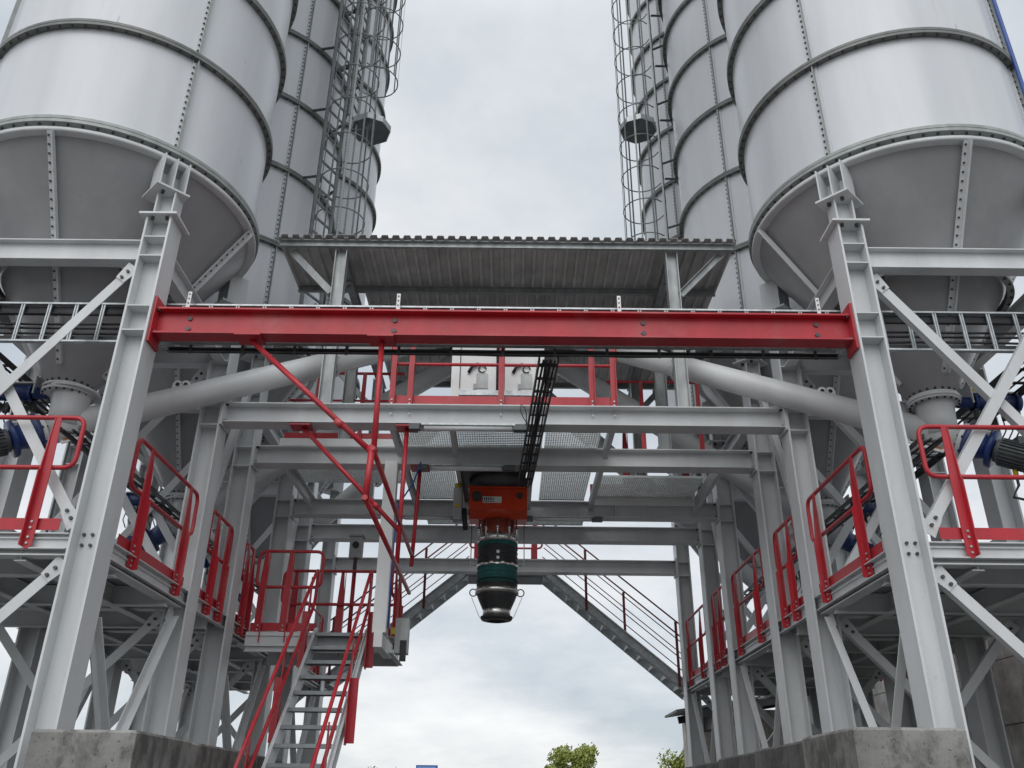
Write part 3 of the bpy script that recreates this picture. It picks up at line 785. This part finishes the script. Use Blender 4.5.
m = MB(); m.tube([(-.56, -.19, 5.50), (-.56, -.19, 5.58)], .05, 10); m.build('cap', M['yellow'], t); m = MB(); m.b2((-.60, -.295, 5.22), (-.53, -.2805, 5.26)); m.build('cap', M['yellow'], t)
m = MB(); m.tube([(-.47, -.25, 5.2), (-.45, -.27, 5.0), (-.44, -.25, 4.9)], .035, 8); m.build('cable', M['black'], t)

for c_ in t.children:
    k_ = c_.name.split('.')[0]
    if k_ in ('fabric_sleeve', 'rubber_sleeve', 'chain_ring', 'rivet'): c_.location.z -= .092
    if k_ in ('lower_ring', 'guide_loop', 'wire', 'outlet_cone', 'outlet_collar', 'outlet_lip'): c_.location.z -= .045
# ------------------------------------------------------------------ fluorescent lamps under the beams
for (xa, xb, y, l) in ((-.95, .13, 9.1, 'white tube lamp under the crossbeam just behind the red beam'), (-.97, .0, 10.43, 'white tube lamp under the crossbeam right in front of the spout head'),
                       (-1.55, -.78, 12.62, 'white tube lamp behind the spout, left of the red head'), (.45, 1.35, 12.62, 'white tube lamp behind the spout, right of the red head')):
    t = thing('tube_lamp', l, 'lamp', ((xa+xb)/2, y, 5.475), 'tube lamps under the crossbeams'); h = (xb-xa)/2
    m = MB(); m.b2((-h, -.05, .0), (h, .05, .022)); m.build('housing', M['galv'], t)
    m = MB(); m.tube([(-h+.03, 0, -.018), (h-.03, 0, -.018)], .034, 12); m.build('diffuser', M['lamp'], t)
    for e in (-1, 1):
        m = MB(); m.b2((e*h-.02, -.045, -.05), (e*(h+.14)+.0, .045, .018)); m.build('end_clamp', M['dark'], t)

# ------------------------------------------------------------------ red hanging guard frame
t = thing('hanging_guardrail', 'red tubular rail hung from the beams above the stairs', 'guard rail', (-1.13, 7, 5.4))
def T(pts, name='tube', r=.026):
    m = MB(); m.tube([(x+1.13, y-7, z-5.4) for x, y, z in pts], r, 10); m.build(name, M['red'], t)
T([(-1.13, 7.02, 5.45), (-1.12, 7.02, 4.30)], 'hanger'); T([(-2.36, 7.02, 5.45), (-1.13, 7.02, 4.33)], 'diagonal_stay')
T([(-1.13, 6.98, 4.37), (-1.15, 6.98, 3.88)], 'end_post', .03)
T([(-1.13, 9.2, 5.5), (-1.14, 9.2, 3.9)], 'hanger'); T([(-2.36, 9.2, 5.5), (-1.13, 9.2, 4.25)], 'diagonal_stay')
T([(-1.10, 10.55, 5.5), (-1.14, 10.55, 4.2)], 'hanger')
T([(-1.12, 6.95, 4.35), (-1.14, 10.6, 4.33)], 'rail', .024); T([(-1.15, 6.95, 3.90), (-1.15, 10.6, 3.88)], 'rail', .024)
for x, y, z in ((-2.36, 7.0, .048), (-1.13, 7.0, .048), (-2.36, 9.2, .088), (-1.13, 9.2, .088), (-1.1, 10.55, .088)):
    m = MB(); m.box((x+1.13, y-7, z), (.24, .21, .02)); m.build('clamp_plate', M['red'], t)
for pt in ((-1.13, 7.0, 4.35), (-1.45, 7.02, 4.61), (-1.42, 9.2, 4.545)):
    m = MB(); m.tube([(pt[0]+1.13-.03, pt[1]-7, pt[2]-5.4+.025), (pt[0]+1.13+.03, pt[1]-7, pt[2]-5.4-.025)], .036, 10); m.build('joint_collar', M['red'], t)

# electrical box, mast with siren, cable drop
t = thing('switch_box', 'grey electrical switch box on the end of the stair landing', 'switch box', (-1.25, 10.9, 3.3))
m = MB(); m.b2((-.07, -.08, -.1), (.09, .1, .32)); m.build('body', M['galvdull'], t)
m = MB(); m.b2((.0, -.092, -.2), (.08, -.081, .05)); m.build('socket', M['black'], t)
m = MB(); m.b2((-.12, -.095, .12), (-.07, -.082, .2)); m.build('tag_plate', M['yellow'], t)
t = thing('signal_mast', 'slim mast with a grey sensor head behind the stair landing', 'mast', (-2.14, 12.2, LZ))
m = MB(); m.tube([(0, 0, 0), (0, 0, 1.25)], .03, 10); m.build('pole', M['red'], t)
m = MB(); m.b2((-.09, -.08, 1.25), (.09, .06, 1.55)); m.b2((-.11, -.1, 1.555), (.11, .08, 1.58)); sh_ = m.build('sensor_head', M['galvdull'], t)
m = MB(); m.tube([(0, -.08, 1.43), (0, -.1, 1.43)], .05, 14); m.b2((-.02, -.05, 1.05), (.025, 0, 1.25)); m.build('lens', M['black'], sh_)
m = MB(); m.tube([(-1.07, 10.33, 5.5), (-1.15, 10.3, 5.2), (-1.32, 10.28, 4.9), (-1.34, 10.28, 4.4), (-1.34, 10.28, 3.4)], .011, 6)
tag(m.build('cable', M['bluepipe']), 'thin blue cable hanging down beside the white hanger', 'cable')
m = MB(); d = Vector((math.cos(R(-48.5)), math.sin(R(-48.5)), 0)); c = Vector((SX, SY[0], 0))+d*(SR+.085)
m.tube([c+Vector((0, 0, z)) for z in (5.9, 7.6, 10, 14, 18)], .022, 8)
tag(m.build('cable_conduit', M['bluepipe']), 'blue cable running up the outer flank of the nearest right silo', 'cable')

t = thing('drain_pipe', 'thin drain pipe with a yellow tap hanging outside the nearest left leg', 'pipe', (-4.35, 8.0, 3.75))
m = MB(); m.tube([(0, 0, 0), (0, 0, 1.05)], .012, 8); m.build('tube', M['dark'], t)
m = MB(); m.tube([(-.03, 0, .0), (.05, 0, .0)], .028, 10); m.box((.03, -.02, .05), (.12, .015, .025)); m.build('tap', M['yellow'], t)
m = MB(); m.tube([(.27, 9.05, 5.5), (.23, 9.04, 5.56), (.19, 9.04, 5.66), (.2, 9.04, 5.74), (.24, 9.05, 5.70), (.26, 9.05, 5.62), (.26, 9.05, 5.48)], .006, 6)
tag(m.build('cable', M['black']), 'small loop of thin wire on the brightest crossbeam beside the cable ladder', 'cable')
# ------------------------------------------------------------------ caged ladders
def ladder(cx, cy, sx, beta, z0, z1, zp, label, label_p=None):
    a = R(beta); n = Vector((sx*math.cos(a), math.sin(a), 0)); tg = Vector((-n.y, n.x, 0))
    base = Vector((cx, cy, 0))+n*(SR+.27)
    t = thing('caged_ladder', label, 'ladder', tuple(base+Vector((0, 0, z0))), 'caged ladders on the silos')
    H = z1-z0
    for e in (-.21, .21):
        m = MB(); m.bar(tg*e, tg*e+Vector((0, 0, H)), .065, .025, up=n); m.build('side_rail', M['ladder'], t)
    m = MB(); m.bar(tg*-.2, tg*.2, .03, .03); r0 = m.build('rung', M['ladder'], t); k = 0
    while k*.27 < H:
        o_ = r0 if k == 0 else r0.copy()
        if k: COL.objects.link(o_); o_.parent = t
        o_.location = (0, 0, .1+k*.27); k += 1
    z = .9
    while z < H:
        if not (zp-z0-.1 < z < zp-z0+.2):
            m = MB(); pts = []
            for k in range(19):
                f = R(-148+296*k/18); pts.append(n*(.36+.37*math.cos(f))+tg*(.37*math.sin(f))+Vector((0, 0, z)))
            m.tube(pts, .011, 6); m.build('cage_hoop', M['ladder'], t)
        z += .72
    for f in (-118, -84, -52, -18, 18, 52, 84, 118):
        f = R(f); c = n*(.36+.37*math.cos(f))+tg*(.37*math.sin(f)); m = MB(); m.bar(c+Vector((0, 0, .9)), c+Vector((0, 0, H)), .03, .006, up=(c-n*.36)); m.build('cage_bar', M['ladder'], t)
    for k in range(int((z1-RZ)/DR)+1):
        zz = RZ+DR*k-z0
        if zz < 0.05: continue
        for e in (-.21, .21):
            m = MB(); m.bar(tg*e-n*.03+Vector((0, 0, zz)), tg*e*1.3-n*.25+Vector((0, 0, zz)), .05, .012); m.build('wall_bracket', M['dark'], t)
    return t, base, n, tg
def rest_platform(c, label):
    t = thing('rest_platform', label, 'platform', tuple(c), 'octagonal rest platforms on the ladders')
    m = MB(); m.lathe([(.33, 0), (.33, .008)], 8, smooth=False); 
    vs = [(.33*math.cos(2*math.pi*k/8), .33*math.sin(2*math.pi*k/8), 0) for k in range(8)]
    m.add(vs, [tuple(range(7, -1, -1))]); m.build('floor', M['dark'], t)
    m = MB(); m.lathe([(.333, -.005), (.345, -.005), (.345, .11), (.333, .11)], 8, smooth=False, closed=True); m.build('kick_rim', M['galv'], t)
    return t
ladder(-SX, SY[1], -(-1), -27, 7.9, 20.5, 0, 'galvanised ladder with cage on the middle left silo, the longer lower run')
_, b_, n_, tg_ = ladder(-SX, SY[1], 1, -10, 12.1, 20.5, 0, 'upper caged ladder run above the octagonal platform on the left')
rest_platform(b_+n_*.36-tg_*.05+Vector((0, 0, 11.82)), 'dark octagonal rest platform hanging on the left ladder cage')
_, b_, n_, tg_ = ladder(SX, SY[1], -1, 15, 7.9, 20.5, 12.85, 'galvanised ladder with cage beside the middle right silo, seen almost edge-on')
rest_platform(b_+n_*.37+Vector((0, 0, 12.8)), 'dark octagonal rest platform hanging on the right ladder cage')

# ------------------------------------------------------------------ concrete plinth blocks
def block(x0, x1, y0, y1, z1, mat, label):
    m = MB(); c = .02
    cx, cy = (x0+x1)/2, (y0+y1)/2; hx, hy = (x1-x0)/2, (y1-y0)/2
    z0 = .0
    ring = lambda a, z: [(-hx+a, -hy+a, z), (hx-a, -hy+a, z), (hx-a, hy-a, z), (-hx+a, hy-a, z)]
    vs = ring(0, z0)+ring(0, z1-c)+ring(c, z1)
    fs = [(3, 2, 1, 0), (8, 9, 10, 11)]
    for b_ in (0, 4): fs += [(b_+i, b_+(i+1) % 4, b_+4+(i+1) % 4, b_+4+i) for i in range(4)]
    m.add(vs, fs); o = m.build('concrete_block', mat); o.location = (cx, cy, 0)
    return tag(o, label, 'concrete block', 'concrete blocks along the legs')
YS = (6.5, 7.68, 9.28, 10.9, 12.6, 14.4)
for j in range(5):
    nm = ('nearest', 'second', 'third', 'fourth', 'fifth')[j]
    block(-3.27, -2.53+(.0 if j == 0 else -.012), YS[j]+.004, YS[j+1]-.004, 2.02-(.0, .008, .02, .05, .05)[j], M['concrete'], '%s stained concrete block of the row before the left legs' % nm)
    block(2.53+(.0 if j == 0 else .012), 3.27+.06, YS[j]+.004, YS[j+1]-.004, 2.09-(.0, .02, .035, .06, .06)[j], M['concdark'] if j else M['concrete'], '%s dark concrete block of the row before the right legs' % nm)

# ------------------------------------------------------------------ concrete block walls and lean-to on the right
def block_wall(p, q, h, n, rows, label, mat):
    P = Vector((*p, 0)); Q = Vector((*q, 0)); d = (Q-P).normalized(); L = (Q-P).length; nr = Vector((-d.y, d.x, 0))
    m = MB(); rot = Matrix.Rotation(math.atan2(d.y, d.x), 3, 'Z')
    for r in range(rows):
        off = (r % 2)*.5; w = L/n; hh = h/rows
        for k in range(-1, n):
            a = max(0, (k+off)*w); b = min(L, (k+1+off)*w)
            if b-a < .05: continue
            m.box(d*((a+b)/2)+nr*random.uniform(-.012, .012)+Vector((0, 0, (r+.5)*hh)), (b-a-.018, .6, hh-.016), rot)
    m.box(d*(L/2)+Vector((0, 0, h/2)), (L-.02, .5, h-.03), rot)
    o = m.build('block_wall', mat); o.location = P
    return tag(o, label, 'wall')
block_wall((7.6, 6.0), (7.6, 21.5), 4.4, 9, 5, 'wall of large grey concrete blocks behind the right silo legs', M['conclight'])
block_wall((4.3, 22.0), (9.5, 22.0), 3.6, 4, 4, 'pale concrete block wall at the back under the lean-to roof', M['conclight'])
t = thing('lean_to', 'dark lean-to roof edge over the pale wall at the back right', 'shed', (4.2, 21.2, 3.33))
m = MB(); m.bar((-.35, 0, .1), (4.6, 0, .9), 1.6, .05); m.build('roof', M['dark'], t)
for y in (-.7, .7):
    m = MB(); m.bar((-.05, y, .02), (4.5, y, .78), .08, .16); m.build('rafter', M['blackm'], t)
m = MB(); m.b2((.45, -.75, -.25), (.6, .75, .02)); m.build('purlin', M['blackm'], t)

# ------------------------------------------------------------------ small things at the bottom edge
t = thing('sign_board', 'small blue framed board on a post, top just visible at the bottom edge', 'sign', (-2.25, 27, 0))
m = MB(); m.b2((-.31, -.03, 1.7), (.31, .03, 2.48)); sf_ = m.build('frame', M['signblue'], t)
m = MB(); m.b2((-.27, -.036, 1.76), (.27, -.031, 2.445)); m.build('panel', M['signlight'], sf_)
m = MB(); m.tube([(0, .05, 0), (0, .05, 2.3)], .04, 8); m.build('post', M['galv'], t)

# ------------------------------------------------------------------ trees
def tree(x, y, h, w, label, mat, seed, n=9000, leaf=.12):
    rnd = random.Random(seed)
    t = thing('tree', label, 'tree', (x, y, 0), 'trees beyond the yard')
    m = MB(); m.tube([(0, 0, 0), (.05, 0, h*.3), (-.04, .03, h*.6), (.05, 0, h*.9)], [h*.03, h*.024, h*.015, .02], 10)
    for k in range(9):
        a = rnd.uniform(0, 6.28); z = h*rnd.uniform(.3, .7); l = w*rnd.uniform(.25, .45)
        m.tube([(0, 0, z), (math.cos(a)*l*.6, math.sin(a)*l*.6, z+l*.35), (math.cos(a)*l, math.sin(a)*l, z+l*.8)], [h*.012, h*.008, .015], 6)
    m.build('trunk', M['bark'], t)
    cl = []
    for k in range(34):
        a = rnd.uniform(0, 6.28); u = rnd.random()**.6; z = h*rnd.uniform(.32, .93); rad = w*.5*math.sin(math.pi*min(1, max(.08, (z/h-.22)/.82)))**.7
        cl.append((Vector((math.cos(a)*rad*u, math.sin(a)*rad*u, z)), w*rnd.uniform(.09, .17)))
    m = MB()
    for k in range(n):
        c, r = rnd.choice(cl); v = Vector((rnd.gauss(0, 1), rnd.gauss(0, 1), rnd.gauss(0, .8))); v = v.normalized()*r*rnd.uniform(.5, 1.15); p = c+v
        q = Vector((rnd.gauss(0, 1), rnd.gauss(0, 1), rnd.gauss(0, 1))).normalized(); s_ = leaf*rnd.uniform(.5, 1.2)
        e = q.orthogonal().normalized()*s_; f = q.cross(e).normalized()*s_*.55
        m.add([p-e, p+f, p+e, p-f], [(0, 1, 2, 3)])
    m.build('crown', mat, t)
tree(4.4, 60, 4.75, 3.9, 'round fresh green tree at the bottom edge right of the stairs', M['leaf'], 3)
tree(12.0, 60, 4.8, 4.0, 'green treetop at the bottom edge close to the right legs', M['leaf'], 5)
tree(-22, 36, 4.6, 5.5, 'dark green tree behind the left frame at the bottom left corner', M['leafdark'], 9)
tree(-10, 70, 3.4, 4.0, 'low dark tree seen between the left legs', M['leafdark'], 11, 5000)

# ------------------------------------------------------------------ light
SUN_EL, SUN_AZ = R(40), R(192)     # behind the camera, a little to the left (azimuth from +Y, clockwise)
sd = Vector((math.sin(SUN_AZ)*math.cos(SUN_EL), math.cos(SUN_AZ)*math.cos(SUN_EL), math.sin(SUN_EL)))
sun = bpy.data.lights.new('sun', 'SUN'); sun.energy = .75; sun.angle = R(50); sun.color = (1, .98, .95)
so = bpy.data.objects.new('sun', sun); COL.objects.link(so); so.location = (0, -10, 30)
so.rotation_euler = (-sd).to_track_quat('-Z', 'Y').to_euler()

w = bpy.data.worlds.new('World'); scene.world = w; w.use_nodes = True
nt = w.node_tree; bg = nt.nodes['Background']
sky = nt.nodes.new('ShaderNodeTexSky'); sky.sky_type = 'NISHITA'; sky.sun_disc = False
sky.sun_elevation = SUN_EL; sky.sun_rotation = SUN_AZ
tc = nt.nodes.new('ShaderNodeTexCoord')
sep = nt.nodes.new('ShaderNodeSeparateXYZ'); nt.links.new(tc.outputs['Generated'], sep.inputs[0])
def math_(op, a, b=None, clamp=False):
    n = nt.nodes.new('ShaderNodeMath'); n.operation = op; n.use_clamp = clamp
    for i, v in enumerate((a, b)):
        if v is None: continue
        if isinstance(v, (int, float)): n.inputs[i].default_value = v
        else: nt.links.new(v, n.inputs[i])
    return n.outputs[0]
zz = math_('MAXIMUM', math_('ADD', sep.outputs[2], .28), .05)
cmb = nt.nodes.new('ShaderNodeCombineXYZ')
nt.links.new(math_('DIVIDE', sep.outputs[0], zz), cmb.inputs[0]); nt.links.new(math_('DIVIDE', sep.outputs[1], zz), cmb.inputs[1]); cmb.inputs[2].default_value = 5.3
n1 = noise(nt, cmb.outputs[0], 1.15, 8, .58)
cl = ramp(nt, n1, [(.36, (.46, .51, .56)), (.48, (.60, .635, .672)), (.56, (.715, .73, .75)), (.67, (.82, .824, .832))])
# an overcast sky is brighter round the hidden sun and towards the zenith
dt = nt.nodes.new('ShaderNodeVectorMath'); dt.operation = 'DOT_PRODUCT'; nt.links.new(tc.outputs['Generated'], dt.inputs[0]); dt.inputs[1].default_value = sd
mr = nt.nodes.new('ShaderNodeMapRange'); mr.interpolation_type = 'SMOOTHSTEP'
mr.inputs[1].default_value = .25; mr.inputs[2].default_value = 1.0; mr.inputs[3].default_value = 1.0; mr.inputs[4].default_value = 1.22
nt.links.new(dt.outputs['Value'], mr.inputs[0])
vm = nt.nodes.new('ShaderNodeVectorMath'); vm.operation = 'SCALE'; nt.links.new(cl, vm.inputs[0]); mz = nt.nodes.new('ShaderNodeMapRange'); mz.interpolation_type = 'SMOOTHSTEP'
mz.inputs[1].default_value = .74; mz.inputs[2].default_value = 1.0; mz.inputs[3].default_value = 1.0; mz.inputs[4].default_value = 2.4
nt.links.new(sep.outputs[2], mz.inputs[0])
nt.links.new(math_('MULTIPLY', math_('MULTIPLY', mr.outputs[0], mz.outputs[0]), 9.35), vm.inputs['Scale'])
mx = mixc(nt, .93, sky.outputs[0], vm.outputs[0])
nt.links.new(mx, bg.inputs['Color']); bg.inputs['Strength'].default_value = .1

# ------------------------------------------------------------------ camera
cam = bpy.data.cameras.new('camera'); cam.sensor_width = 36; cam.lens = 854.7/1024*36; cam.clip_end = 2000; cam.clip_start = .05
co = bpy.data.objects.new('camera', cam); COL.objects.link(co)
co.matrix_world = Matrix.Translation((.09, 0, 1.6)) @ Matrix.Rotation(R(90+25.95), 4, 'X') @ Matrix.Rotation(R(.587), 4, 'Z')
scene.camera = co
vs_ = scene.view_settings; scene.display_settings.display_device = 'sRGB'
vs_.view_transform = 'Standard'; vs_.look = 'None'; vs_.exposure = .36; vs_.gamma = 1; vs_.use_curve_mapping = False
scene.cycles.max_bounces = 8
scene.cycles.use_denoising = True
